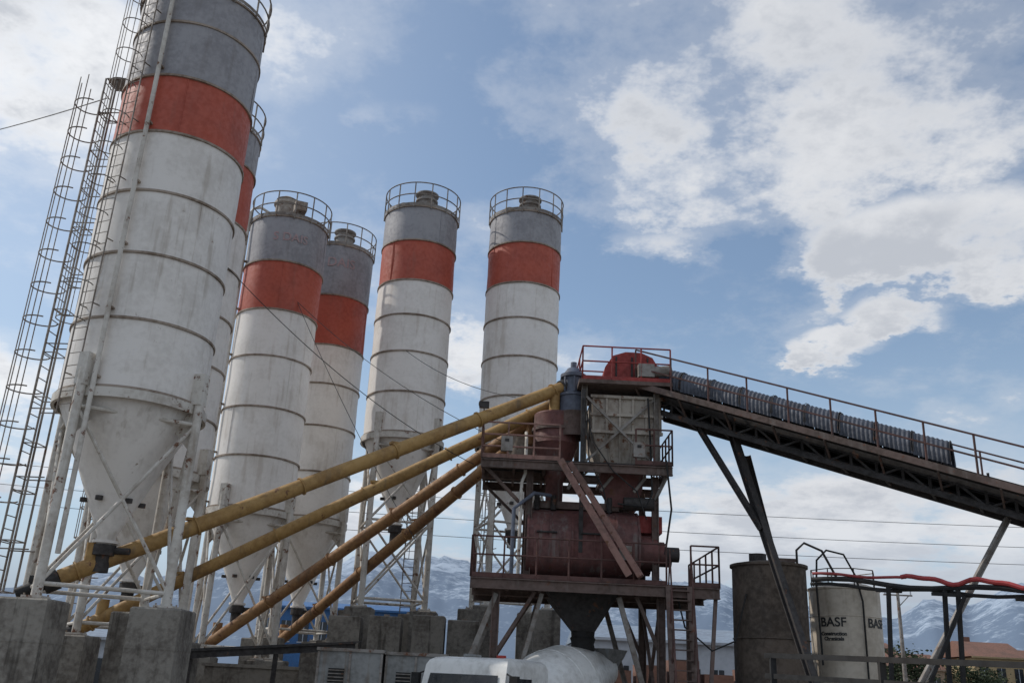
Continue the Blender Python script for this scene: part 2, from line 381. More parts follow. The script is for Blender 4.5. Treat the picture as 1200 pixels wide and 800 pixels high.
    if pedw:
        for p in L:
            g=B('concrete_pedestal',(p.x,p.y,0))
            hw=pedw/2;z1=foot
            jx,jy=random.uniform(-.04,.04),random.uniform(-.04,.04)
            def lp(s,z): return [Vector((p.x+jx+i*s,p.y+jy+j*s,z)) for i,j in((-1,-1),(1,-1),(1,1),(-1,1))]
            g.loft('pier','concrete',[lp(hw,-.2),lp(hw*1.0,z1-.04),lp(hw-.04,z1)])
            for zz_ in (z1-.9,z1-1.8): g.loft('formwork_lines','concrete',[lp(hw+.008,zz_),lp(hw+.008,zz_+.02)])
            g.box('base_plate','ring',(p.x,p.y,z1+.012),(pedw*.5,pedw*.5,.02))
            for i in(-1,1):
                for j in(-1,1): g.tube('anchor_bolts','ring',(p.x+i*.18,p.y+j*.18,z1+.02),(p.x+i*.18,p.y+j*.18,z1+.12),.02,6)
            g.done()
    return L
silo(-9.6,23.2,1.75,[20.4,17.45,15.7,13.95,12.2,10.45,8.7],[19.2],5.35,3.75,-15,1.95,1,1.15,True,1,fill=[-97],
     lad=[(-116,8.0,21.5,.2,.8),(176,4.0,18.4,.75,1.1)])
silo(-11.1,29.1,1.75,[20.2,18.8,16.6,14.9,13.2,11.5,9.8,8.1],None,4.95,3.2,-15,1.95,1,1.1,True,1,lad=[(150,4,21,.35,1)])
silo(-9.7,36.2,1.6,[20.1,18.1,16.0,14.05,12.0,10.1,8.2],None,4.9,2.9,-20,1.78,1,1.0,False,1,fill=[-150],lettering=('S DAIS',.5,-72,19.0))
silo(-8.45,41,1.6,[21.2,18.7,16.3,14.5,12.6,10.6,8.7],None,5.2,3.8,-20,1.78,1,1.0,False,0,lettering=('DAIS',.62,-74,20.1))
silo(-4.28,37.6,1.6,[21.6,20.0,18.15,16.6,15.0,13.3,11.65],None,8.3,4.9,-30,1.7,2,1.0,False,0,lad=[(75,5,22.5,.3,1)])
silo(.37,38.1,1.6,[21.9,20.4,18.5,16.9,15.2,13.5,11.8],None,8.4,5.2,-30,1.7,2,1.0,False,0,lad=[(120,5,22.8,.3,1)])

# ------------------------------------------------------------------ screw conveyors
def screw(a,c,r=.18,mt='yellow'):
    a=Vector(a);c=Vector(c);b=B('screw_conveyor',a);d=(c-a).normalized();L=(c-a).length
    b.tube('tube',mt,a,c,r,20)
    s=.4
    while s<L:
        p=a+d*s;b.tube('flanges',mt,p-d*.02,p+d*.02,r+.045,20);s+=2.9
    b.tube('tail_end','dark',a-d*.02,a-d*.35,r+.05,18)
    b.tube('drive_motor','black',a-d*.35,a-d*.95,r*.72,14)
    b.box('drive_motor','black',a-d*.5+Vector((0,0,.16)),(.3,.25,.16))
    for s in(.7,):
        p=a+d*s;b.tube('inlet_spout',mt,p,p+Vector((0,0,.55)),.17,14)
    p=c-d*.25;b.tube('outlet_spout',mt,p,p-Vector((0,0,.8)),.17,14)
    b.tube('head_end','dark',c,c+d*.15,r+.05,18)
    for s in(3.2,L*.6):
        p=a+d*s;b.box('inspection_hatch',mt,p+Vector((0,0,r)),(.4,.22,.07),math.atan2(d.y,d.x))
    b.done()
screw((-10.4,22.9,4.35),(1.65,28.9,11.5),.2)
screw((-12.3,28.9,3.4),(1.5,29.5,11.15),.19)
screw((-10.7,36.0,3.2),(.95,29.8,10.75),.2,'orange')
screw((-9.2,40.8,3.5),(.95,30.3,10.6),.2,'orange')

# ------------------------------------------------------------------ batching tower
T=B('concrete_mixing_tower',(2.5,29,0))
def V3(*a): return Vector(a)
x0,x1,y0,y1=-.85,6.2,27.2,31.6;zf=5.3
for y in(y0,(y0+y1)/2,y1): T.ibeam('platform_beams','frame',(x0,y,zf-.16),(x1,y,zf-.16),.16,.30)
for i in range(8):
    x=x0+.08+(x1-x0-.16)*i/7;T.beam('platform_beams','frame',(x,y0+.1,zf-.1),(x,y1-.1,zf-.1),.08,.16)
T.box('platform_deck','dark',((x0+x1)/2,(y0+y1)/2,zf+.02),(x1-x0,y1-y0,.03))
railing(T,'platform_railing','dkrail',[(x0,y1,zf),(x0,y0,zf),(4.7,y0,zf)],1.15,.03,1.0)
railing(T,'platform_railing','dkrail',[(5.4,y0,zf),(x1,y0,zf),(x1,y1,zf)],1.15,.03,.8)
for x in(-.1,4.6):
    for y in(27.6,31.2):
        T.ibeam('tower_legs','frame',(x,y,0),(x,y,zf-.32),.22,.22)
for y in(27.6,31.2):
    T.beam('tower_bracing','framegrey',(-.1,y,zf-.4),(-1.9,y-.1,0),.14)
    T.beam('tower_bracing','framegrey',(1.2,y,zf-.35),(.3,y,1.5),.12)
    T.beam('tower_bracing','framegrey',(3.4,y,zf-.35),(4.4,y,1.5),.14)
    T.beam('tower_bracing','frame',(-.1,y,3.2),(1.0,y,zf-.3),.1)
    T.beam('tower_bracing','frame',(4.6,y,3.4),(3.9,y,zf-.3),.1)
for x in(-.1,4.6): 
    T.beam('tower_bracing','frame',(x,27.6,1.2),(x,31.2,zf-.4),.09);T.beam('tower_bracing','frame',(x,31.2,1.2),(x,27.6,zf-.4),.09)
cols=[(.75,28.2),(4.55,28.2),(.75,30.9),(4.55,30.9)]
for x,y in cols: T.ibeam('upper_columns','frame',(x,y,zf+.04),(x,y,8.6),.18,.2)
for x,y in[(2.35,28.15),(4.6,28.15),(2.35,30.9),(4.6,30.9)]: T.ibeam('upper_columns','framegrey',(x,y,8.86),(x,y,11.5),.15,.17)
T.beam('upper_columns','dark',(2.3,27.95,6.2),(2.3,27.95,11.2),.12)
for y in(28.1,30.95):
    T.beam('upper_columns','framegrey',(2.4,y,8.95),(4.5,y,11.0),.07);T.beam('upper_columns','framegrey',(4.5,y-.08,8.95),(2.4,y-.08,11.0),.07)
T.beam('upper_columns','framegrey',(4.75,28.25,8.95),(4.75,30.8,11.0),.07)
zu=8.85;ux0,ux1,uy0,uy1=-.75,5.0,27.7,31.2
for y in(uy0,29.4,uy1): T.ibeam('upper_platform','frame',(ux0,y,zu-.17),(ux1,y,zu-.17),.14,.26)
for i in range(7):
    x=ux0+.06+(ux1-ux0-.12)*i/6;T.beam('upper_platform','frame',(x,uy0+.1,zu-.12),(x,uy1-.1,zu-.12),.07,.14)
T.box('upper_deck','dark',((ux0+1.3)/2,(uy0+uy1)/2,zu+.01),(1.3-ux0,uy1-uy0,.03))
T.box('upper_deck','dark',((1.3+ux1)/2,28.0,zu+.01),(ux1-1.3-.01,.55,.03))
railing(T,'upper_railing','pink',[(1.6,uy0,zu),(ux0,uy0,zu),(ux0,uy1,zu),(1.6,uy1,zu)],1.1,.032,.75,rails=(1.0,.66,.33))
railing(T,'upper_railing','dkrail',[(3.9,uy0,zu),(ux1,uy0,zu),(ux1,uy1,zu)],1.1,.03,.6)
for x in(ux0+.1,): T.beam('upper_bracing','frame',(x,uy0+.2,zu-.2),(.7,28.2,7.4),.09);T.beam('upper_bracing','frame',(x,uy1-.2,zu-.2),(.7,30.9,7.4),.09)
for x in(ux1-.1,): T.beam('upper_bracing','framegrey',(x,uy0+.2,zu-.2),(4.55,28.2,7.9),.08)
def prof(x,ys,sc_=1.0):
    pts=[(-1.25,.35),(-1.05,.05),(-.5,-.15),(.5,-.15),(1.05,.05),(1.25,.35),(1.3,1.15),(.95,1.75),(.5,1.95),(-.5,1.95),(-.95,1.75),(-1.3,1.15)]
    return [Vector((x,ys+a*sc_,5.62+b)) for a,b in pts]
T.loft('twin_shaft_mixer','maroon',[prof(.75,29.2),prof(4.05,29.2)])
for i in range(6):
    x=.75+3.3*i/5
    T.loft('mixer_ribs','maroon',[prof(x-.03,29.2,1.035),prof(x+.03,29.2,1.035)])
T.box('mixer_skid','frame',(2.4,29.2,5.42),(3.8,2.2,.16))
for y in(28.55,29.85):
    T.tube('mixer_gearboxes','maroon',(4.05,y,6.35),(4.62,y,6.35),.52,24);T.tube('mixer_gearboxes','maroon',(4.62,y,6.35),(4.85,y,6.35),.36,20)
    T.tube('mixer_gearboxes','dark',(4.85,y,6.35),(5.3,y,6.35),.22,16)
T.box('mixer_motor_guard','redhood',(4.45,29.2,7.2),(.7,1.5,.5))
T.tube('mixer_motor','dark',(3.6,28.2,7.75),(4.5,28.2,7.75),.2,16)
T.box('mixer_top_cover','frame',(2.2,29.2,7.68),(2.6,1.3,.22))
for x in(1.0,1.5,3.2): T.tube('mixer_top_cover','dark',(x,28.5,7.5),(x,28.5,7.95),.09,10)
for x in(1.3,2.6): T.box('mixer_hatches','maroon',(x,27.93,6.4),(.75,.06,.7));T.tube('mixer_hatches','dark',(x-.3,27.86,6.75),(x+.3,27.86,6.75),.03,8)
T.loft('discharge_chute','dark',[[V3(1.3,28.2,5.3),V3(3.6,28.2,5.3),V3(3.6,30.2,5.3),V3(1.3,30.2,5.3)],[V3(1.5,28.3,4.95),V3(3.4,28.3,4.95),V3(3.4,30.1,4.95),V3(1.5,30.1,4.95)],[V3(2.2,28.7,4.05),V3(2.85,28.7,4.05),V3(2.85,29.4,4.05),V3(2.2,29.4,4.05)]])
T.lathe('rubber_sock','black',(2.52,29.05,0),[(.36,4.1),(.34,3.9),(.38,3.85),(.33,3.7),(.36,3.6),(.34,3.4)],20)
T.lathe('cement_weigh_hopper','maroon',(1.55,29.3,0),[(.0,10.75),(.68,10.7),(.72,10.65),(.72,9.75),(.74,9.7),(.7,9.65),(.28,8.5),(.26,7.7)],32)
T.lathe('cement_weigh_hopper','frame',(1.55,29.3,0),[(.70,10.1),(.78,10.1),(.78,10.2),(.70,10.2)],32)
T.lathe('water_weigh_tank','beige',(.55,30.4,0),[(0,10.2),(.5,10.15),(.5,9.5),(.15,8.95)],24)
T.lathe('dust_filter','filt',(2.05,29.0,0),[(.46,10.7),(.46,11.2),(.50,11.22),(.50,11.3),(.34,11.34),(.34,11.85),(.42,11.88),(.42,11.98),(.34,12.0),(.2,12.2),(.1,12.24),(.1,12.42),(0,12.44)],24)
for k in range(8):
    a=k*math.pi/4;T.box('dust_filter','filt',(2.05+.4*math.cos(a),29+.4*math.sin(a),11.6),(.05,.05,.5),a)
T.lathe('filter_base','frame',(2.05,29.0,0),[(.5,9.9),(.5,10.7)],24)
def rect(xa,xb,ya,yb,z): return [V3(xa,ya,z),V3(xb,ya,z),V3(xb,yb,z),V3(xa,yb,z)]
T.loft('aggregate_hopper','beige',[rect(2.6,4.75,28.25,30.6,11.1),rect(2.6,4.75,28.25,30.6,9.95),rect(2.95,4.4,28.6,30.2,8.95),rect(3.2,4.1,28.8,29.9,8.3),rect(3.2,4.1,28.8,29.9,7.7)])
for i in range(6):
    x=2.65+2.05*i/5
    T.beam('hopper_ribs','beige',(x,28.22,9.97),(x,28.22,11.1),.06,.07)
    T.beam('hopper_ribs','beige',(x,28.23,9.95),(2.95+1.45*i/5,28.57,8.97),.05,.06)
for z in(11.08,10.5,9.95): T.beam('hopper_ribs','beige',(2.55,28.2,z),(4.8,28.2,z),.09,.09)
for i in range(4):
    y=28.5+1.8*i/3;T.beam('hopper_ribs','beige',(4.78,y,9.97),(4.78,y,11.1),.06,.07)
T.loft('dust_hood','maroon',[rect(2.9,4.2,28.3,28.7,8.75),rect(2.9,4.2,28.4,28.7,8.2),rect(3.2,4.0,28.5,28.7,7.7)])
T.beam('stair_stringer','pink',(1.95,27.75,8.8),(3.95,27.05,5.5),.3,.16)
T.beam('stair_stringer','pink',(1.6,27.3,8.8),(3.6,26.9,5.5),.05,.2)
T.path('cables','black',[(2.3,27.9,10.9),(2.6,27.7,9.5),(3.2,27.6,8.6),(3.9,27.5,8.0),(4.2,27.6,7.2)],.02)
T.path('cables','black',[(2.4,27.9,10.2),(2.5,27.75,8.9),(2.9,27.6,8.1),(3.1,27.6,7.3)],.02)
T.path('cables','black',[(4.8,27.6,9.0),(4.9,27.4,7.5),(4.7,27.4,6.2)],.03)
T.path('cables','black',[(5.0,27.3,5.1),(5.2,27.2,4.2),(5.9,27.0,3.6),(6.6,27.2,3.9),(7.0,27.4,5.2)],.025)
T.path('water_pipe','legs',[(.5,28.0,5.4),(.5,28.0,8.2),(.6,28.1,8.5),(.6,28.3,9.6),(.6,29.0,10.0),(.6,30.2,10.3)],.05)
T.path('water_pipe','filt',[(.3,27.9,5.4),(.3,27.9,7.4),(.9,28.0,7.9),(1.4,28.3,7.9)],.06)
T.path('air_pipe','black',[(4.3,27.9,11.0),(4.35,27.8,9.6),(4.4,27.8,8.0),(4.2,27.8,7.6),(3.4,28.0,7.7)],.03)
for x,z in((.0,9.3),(3.6,6.2),(4.0,9.3)): T.box('junction_boxes','framegrey',(x,27.72,z),(.35,.16,.45));T.box('junction_boxes','dark',(x,27.63,z+.1),(.12,.02,.08))
for x in(1.9,2.9,3.9): T.tube('pneumatic_cylinders','framegrey',(x,28.15,8.1),(x+.35,28.15,8.55),.05,8)
T.tube('floodlight','dark',(-.75,27.7,9.95),(-.75,27.7,10.4),.02,6);T.box('floodlight','dark',(-.75,27.6,10.45),(.3,.12,.2))
zh=11.45
T.box('head_platform','frame',(3.6,29.1,zh),(2.9,2.6,.12))
railing(T,'head_railing','redhood',[(2.25,27.85,zh+.06),(5.0,27.85,zh+.06)],1.1,.028,.9)
railing(T,'head_railing','redhood',[(2.25,30.35,zh+.06),(5.0,30.35,zh+.06)],1.1,.028,.9)
railing(T,'head_railing','redhood',[(2.25,27.85,zh+.06),(2.25,30.35,zh+.06)],1.1,.028,1.2)
pts=[(.85,0),(.85,.4),(.66,.72),(.3,.88),(-.2,.88),(-.6,.74),(-.85,.35),(-.9,0)]
hood=[[V3(3.85+px,y,zh+.3+pz) for px,pz in pts] + [V3(3.85-.75,y,zh+.06),V3(3.85+.75,y,zh+.06)] for y in(28.3,29.85)]
T.loft('head_drum_hood','redhood',hood)
for px in(-.5,0,.5): T.beam('head_drum_hood','dark',(3.85+px,28.28,zh+.1),(3.85+px,28.28,zh+1.0),.05)
T.box('drive_gearbox','framegrey',(4.25,28.0,zh+.45),(.5,.35,.42));T.tube('drive_gearbox','framegrey',(4.5,28.0,zh+.45),(5.05,28.0,zh+.52),.17,14)
T.tube('drive_gearbox','dark',(4.2,28.1,zh+.42),(4.2,28.26,zh+.42),.25,16)
for x in(4.75,5.35): T.beam('access_stair','frame',(x,26.1,0),(x,27.15,zf),.06,.18)
for i in range(20):
    f=(i+.5)/20;T.box('access_stair','frame',(5.05,26.1+1.05*f,zf*f),(.56,.2,.03))
for x in(4.75,5.35):
    T.tube('access_stair','dkrail',(x,25.75,1.0),(x,26.95,zf+1.0),.026,6)
    for i in range(6):
        f=i/5;T.tube('access_stair','dkrail',(x,26.1+1.05*f,zf*f),(x,25.85+1.05*f,zf*f+.95),.022,6)
T.beam('access_stair','frame',(6.1,27.3,zf-.3),(5.5,26.4,0),.1);T.beam('access_stair','frame',(6.1,31.3,zf-.3),(6.1,31.3,0),.14)
T.done()

# ------------------------------------------------------------------ inclined belt conveyor
K=B('inclined_belt_conveyor',(4.6,29.2,11))
p0=V3(4.55,29.15,11.45);dv=V3(8.58,-5,-3.78);dh=dv.normalized();n_=V3(-5,-8.58,0).normalized()
up=V3(0,0,1)
def cp(s,wd,h): return p0+dh*s+n_*wd+up*h
Lc=27.5
TD=-.55
for wd in(-.55,.55):
    K.ibeam('side_channels','dark',cp(-.2,wd,.0),cp(Lc,wd,.0),.1,.34)
    K.beam('lower_chord','dark',cp(.3,wd,TD),cp(Lc-1,wd,TD),.11,.14)
    s=.3;k=0
    while s<Lc-1.8:
        K.beam('truss_diagonals','dark',cp(s,wd,-.12 if k%2 else TD),cp(s+.7,wd,TD if k%2 else -.12),.06);K.beam('truss_diagonals','dark',cp(s,wd,TD),cp(s,wd,-.12),.06)
        s+=.7;k+=1
K.beam('spill_tray','dark',cp(.5,0,TD+.12),cp(Lc-1.2,0,TD+.12),1.0,.02)
K.beam('spill_tray','dark',cp(.5,-.5,-.3),cp(Lc-1.2,-.5,-.3),.02,.4)
s=.3
while s<Lc-1:
    K.beam('cross_members','dark',cp(s,-.55,TD),cp(s,.55,TD),.07);s+=1.2
s=0
while s<Lc:
    K.beam('walkway_brackets','frame',cp(s,.5,-.45),cp(s,1.2,-.05),.05,.07);s+=1.5
K.beam('walkway_deck','dark',cp(0,.92,.02),cp(Lc,.92,.02),.58,.04)
K.beam('walkway_deck','frame',cp(0,1.22,.05),cp(Lc,1.22,.05),.04,.18)
K.beam('belt','belt',cp(-.6,0,.32),cp(Lc,0,.32),.8,.03)
K.beam('belt','belt',cp(-.6,0,-.2),cp(Lc,0,-.2),.8,.02)
s=.3
while s<Lc:
    K.tube('idler_rollers','frame',cp(s,-.4,.24),cp(s,.4,.24),.06,8);K.beam('idler_rollers','dark',cp(s,.42,.0),cp(s,.5,.4),.05);s+=1.1
s=0.0;hr=1.2
while s<=Lc:
    K.beam('handrail','dkrail',cp(s,1.2,.0),cp(s,1.2,hr),.045);s+=1.25
for h in(hr,.62): K.beam('handrail','dkrail',cp(0,1.2,h),cp(Lc,1.2,h),.045)
s=0.
while s<=Lc:
    K.beam('handrail','dkrail',cp(s,-.75,.0),cp(s,-.75,hr),.04);s+=1.25
K.beam('handrail','dkrail',cp(0,-.75,hr),cp(Lc,-.75,hr),.04)
def cover(s0,s1,tilt=0,lift=0):
    r=.66;n=int((s1-s0)/.03);vs=[];seg=16
    for i in range(n+1):
        s=s0+(s1-s0)*i/n;rr=r+.014*math.sin(i*math.pi/2+.4)
        if i in(0,n): rr=r+.028
        for k in range(seg+1):
            a=math.pi*(-.04+1.08*k/seg);vs.append(cp(s,math.cos(a)*rr,.40+lift+tilt*(s-s0)+math.sin(a)*rr*1.02))
    fs=[(i*(seg+1)+k,(i+1)*(seg+1)+k,(i+1)*(seg+1)+k+1,i*(seg+1)+k+1) for i in range(n) for k in range(seg)]
    K.raw('corrugated_belt_covers','cover',vs,fs)
    for s in(s0+.02,s1-.02):
        pp=[cp(s,math.cos(math.pi*k/12)*(r+.03),.40+lift+math.sin(math.pi*k/12)*(r+.03)*1.02) for k in range(13)]
        K.path('cover_straps','dark',pp,.012,5)
s=.35;i=0
while s<Lc-1:
    if i not in(9,10,15): cover(s,s+.985,random.uniform(-.03,.03),random.uniform(-.02,.04))
    s+=1.0;i+=1
K.ibeam('support_trestle','dark',(5.9,28.1,10.2),(7.25,26.45,6.9),.14,.16)
K.ibeam('support_trestle','dark',(6.85,27.7,9.9),(8.4,23.6,0),.2,.22)
K.ibeam('support_trestle','dark',(7.5,28.6,9.5),(9.6,28.6,0),.16,.18)
K.beam('support_trestle','dark',(7.2,26.9,7.6),(8.0,28.6,7.2),.1)
K.ibeam('support_trestle','framegrey',(13.05,24.2,7.1),(8.3,23.8,0),.12,.14)
K.ibeam('support_trestle','dark',(13.6,23.5,7.0),(14.6,22.8,0),.2,.2)
K.ibeam('support_trestle','dark',(20,20.1,4.2),(20.3,19.6,0),.2,.2)
K.done()

# ------------------------------------------------------------------ admixture tanks
t=B('storage_tank',(7.9,28,0))
t.lathe('shell','tank1',(7.86,28.1,0),[(1.06,0),(1.06,1.5),(1.1,1.52),(1.06,1.55),(1.06,4),(1.1,4.02),(1.06,4.05),(1.06,6.0),(1.12,6.03),(1.12,6.1),(.6,6.2),(0,6.24)],48,wob=.02)
t.tube('manhole','dark',(7.5,27.9,6.15),(7.5,27.9,6.4),.25,16)
t.path('vent_pipe','dark',[(8.5,27.4,6.1),(8.5,27.4,6.5),(8.7,27.3,6.7),(9.2,27.3,6.5),(9.6,27.4,5.8)],.035)
t.box('manhole','frame',(8.2,27.5,6.2),(.5,.3,.1))
t.done()
t=B('chemical_storage_tank',(10.3,29,0))
tc_=(10.35,29,0);tr=1.02
t.lathe('shell','tank2',tc_,[(tr,0),(tr,5.55),(tr+.03,5.57),(tr+.03,5.62),(tr*.7,5.75),(0,5.82)],56,wob=.006)
for z in(1.2,2.4,3.6,4.8): t.lathe('shell','tank2',tc_,[(tr,z-.02),(tr+.018,z),(tr,z+.02)],56)
railing(t,'top_railing','rail',[(tc_[0]+math.cos(a)*.95,tc_[1]+math.sin(a)*.95,5.6) for a in[rad(x) for x in range(0,360,45)]],.55,.018,.8,toe=False,closed=True)
t.path('pipe_loop','black',[(9.2,27.8,3.4),(9.15,27.8,5.6),(9.2,27.8,6.3),(9.5,27.8,6.6),(10.0,27.8,6.5),(10.35,27.9,5.9),(10.5,27.9,5.2),(10.5,27.9,2.0)],.03)
e=t.done()
label('BASF',.36,rad(-130),4.5,e,tc_[0],tc_[1],tr)
label('BASF',.36,rad(-52),4.5,e,tc_[0],tc_[1],tr)
label('Construction\nChemicals',.14,rad(-130),4.25,e,tc_[0],tc_[1],tr)

# ------------------------------------------------------------------ hose rack
h=B('pipe_rack',(8,19,0))
pa=V3(6.5,20,4.95);pb=V3(9.9,16.5,4.5)
h.path('black_pipes','black',[pa.lerp(pb,i/12)+V3(0,0,-.12+.05*math.sin(i*.9)) for i in range(13)],.05)
h.path('black_pipes','black',[pa.lerp(pb,i/12)+V3(0,.1,-.2+.03*math.sin(i*1.3)) for i in range(13)],.035)
h.path('red_hose','hose',[pa.lerp(pb,.38+.62*i/28)+V3(0,-.05,.0+.05*math.sin(i*.55)+.025*math.sin(i*1.07+1)) for i in range(29)],.045)
h.path('red_hose','hose',[pa.lerp(pb,.0+.4*i/10)+V3(0,-.05,.0+.02*math.sin(i*.8)) for i in range(11)],.028)
for f in(.33,.55,.60,.85):
    q=pa.lerp(pb,f);h.beam('posts','black',(q.x,q.y,q.z-.1),(q.x-.25,q.y,0),.07)
    h.beam('posts','black',(q.x-.25,q.y,q.z-.25),(q.x+.25,q.y,q.z-.25),.06)
h.beam('posts','black',(8.6,17.8,4.4),(7.5,17.9,2.2),.06)
h.done()
g=B('steel_railing',(5,12,0))
for dz in(0,-.28): g.beam('rails','black',(3.9,14.3,3.06+dz),(7.4,8.9,2.9+dz),.07)
for f in(0.02,.3,.62,.95):
    q=V3(3.9,14.3,0).lerp(V3(7.4,8.9,0),f);g.beam('posts','black',(q.x,q.y,0),(q.x,q.y,3.03-.16*f),.08)
g.done()

# ------------------------------------------------------------------ concrete mixer truck
tr_=B('concrete_mixer_truck',(0,27,0))
hd=V3(-.55,-.835,0).normalized();sdv=V3(-hd.y,hd.x,0);org=V3(1.35,27.3,0);ang=math.atan2(hd.y,hd.x)
def tp(f,s,z): return org+hd*f+sdv*s+up*(z+.12)
Rm=Matrix.Rotation(ang,3,'Z')
for s in(-.42,.42): tr_.beam('chassis','black',tp(-3.6,s,.95),tp(3.4,s,.95),.1,.28)
for f in(-2.9,-1.55,1.1,2.6):
    for s in(-1.02,1.02):
        tr_.tube('wheels','tyre',tp(f,s-.16,.42),tp(f,s+.16,.42),.54,28);tr_.tube('wheel_hubs','cabinet',tp(f,s-.18,.42),tp(f,s+.18,.42),.24,16)
def cabl(f0,f1,hw,z): return [tp(f0,-hw,z),tp(f1,-hw,z),tp(f1,hw,z),tp(f0,hw,z)]
tr_.loft('cab','truckw',[cabl(1.9,3.95,1.2,.7),cabl(1.85,4.05,1.24,1.5),cabl(1.85,4.0,1.24,1.9),cabl(1.9,3.8,1.2,2.75),cabl(1.95,3.72,1.16,2.86),cabl(2.05,3.6,1.07,2.93),cabl(2.3,3.3,.9,2.96)])
tr_.raw('windows','glass',[tp(4.03,-1.05,1.95),tp(4.03,1.05,1.95),tp(3.87,1.0,2.55),tp(3.87,-1.0,2.55)],[(0,1,2,3)])
for s in(-1,1): tr_.raw('windows','glass',[tp(2.7,s*1.252,1.95),tp(3.75,s*1.252,1.95),tp(3.6,s*1.225,2.5),tp(2.7,s*1.225,2.5)],[(0,1,2,3)])
for s in(-1.45,1.45):
    tr_.box('mirrors','black',tp(3.85,s,2.3),(.12,.22,.5),ang);tr_.tube('mirrors','black',tp(3.8,s*.82,2.6),tp(3.85,s,2.5),.02,6)
tr_.box('roof_lights','truckr',tp(3.3,.7,2.98),(.12,.2,.08),ang);tr_.tube('horn','cabinet',tp(2.6,-.4,3.0),tp(3.3,-.4,3.0),.04,8)
tr_.tube('water_tank','truckw',tp(1.55,-1.0,1.9),tp(1.55,1.0,1.9),.34,20)
ax=(-hd*math.cos(rad(13))+up*math.sin(rad(13)))
tr_.lathe('mixer_drum','truckw',tp(1.15,0,1.85),[(0,0),(.55,.02),(.8,.25),(1.1,1.1),(1.15,1.3),(1.15,2.2),(1.12,2.4),(.75,3.9),(.5,4.6),(.5,4.75)],48,axis=ax)
for zq,rq in((.9,1.03),(1.55,1.15),(2.3,1.135)): 
    tr_.lathe('drum_ring','truckw',tp(1.15,0,1.85),[(rq-.02,zq-.02),(rq+.012,zq),(rq-.02,zq+.02)],48,axis=ax)
tr_.box('drum_pedestal','truckr',tp(1.15,0,1.4),(.3,1.4,.8),ang);tr_.box('drum_pedestal','truckr',tp(-2.6,0,1.5),(.3,1.6,1.0),ang)
hq=tp(-3.25,0,0)
tr_.loft('loading_hopper','cabinet',[[hq+Rm@V3(i*a,j*a,z) for i,j in((-1,-1),(1,-1),(1,1),(-1,1))] for a,z in((.62,3.5),(.55,3.3),(.25,2.7))])
tr_.loft('discharge_chute','cabinet',[[tp(-3.5,-.25,2.3),tp(-3.5,.25,2.3),tp(-3.5,.25,2.2),tp(-3.5,-.25,2.2)],[tp(-4.5,-.2,1.3),tp(-4.5,.2,1.3),tp(-4.5,.2,1.2),tp(-4.5,-.2,1.2)]])
tr_.done()

# ------------------------------------------------------------------ low structures
def cabin(name,x0,x1,y0,y1,z1,mt='cabinet',lid='framegrey'):
    c=B(name,((x0+x1)/2,(y0+y1)/2,0))
    c.box('body',mt,((x0+x1)/2,(y0+y1)/2,z1/2),(x1-x0,y1-y0,z1))
    c.box('roof_edge',lid,((x0+x1)/2,(y0+y1)/2,z1+.04),(x1-x0+.12,y1-y0+.12,.08))
    n=max(2,int((x1-x0)/.6))
    for i in range(n+1):
        x=x0+(x1-x0)*i/n;c.box('panel_ribs',lid,(x,y0-.02,z1/2),(.06,.05,z1-.05))
    c.box('louvre','black',(x0+(x1-x0)*.3,y0-.012,z1-.6),((x1-x0)*.25,.03,.35))
    for k in range(4): c.box('louvre',lid,(x0+(x1-x0)*.3,y0-.035,z1-.47-.085*k),((x1-x0)*.25,.03,.025))
    c.done()
cabin('electrical_cabin',-4.65,-3.0,26.0,28.0,3.1)
cabin('electrical_cabin',-2.9,-1.35,26.3,28.0,3.08)
b=B('concrete_retaining_wall',(-7,31,0))
b.box('wall','concrete',(-7.6,32.4,1.3),(3.6,.35,2.6));b.box('wall','concrete',(-8.4,25.5,.9),(2.0,.4,2.2));b.box('wall','concrete',(-5.6,32.0,1.5),(1.2,1.0,3.0))
b.box('coping','concrete',(-7.6,32.4,2.65),(3.8,.5,.1))
b.done()
for x,y,z in((-5.3,34.3,4.45),(-3.9,34.2,4.5),(-2.4,34.3,4.6),(-1.2,34.5,4.5)):
    b=B('concrete_block',(x,y,0))
    b.loft('block','concrete',[[V3(x+i*.55,y+j*.5,zq) for i,j in((-1,-1),(1,-1),(1,1),(-1,1))] for zq in(0,z-.03)]+[[V3(x+i*.51,y+j*.46,z) for i,j in((-1,-1),(1,-1),(1,1),(-1,1))]])
    b.box('lifting_lug','ring',(x,y,z+.04),(.2,.05,.08));b.done()
b=B('steel_walkway',(-6,28,0))
b.ibeam('beam','dark',(-8.6,27.5,2.85),(-4.3,30,3.35),.2,.22);b.beam('deck','dark',(-8.6,27.9,3.0),(-4.3,30.4,3.5),.7,.04)
for x,y,z in((-8.5,27.6,2.8),(-6.4,28.8,3.0),(-4.4,29.9,3.2)): b.beam('posts','dark',(x,y,0),(x,y,z),.12)
b.done()
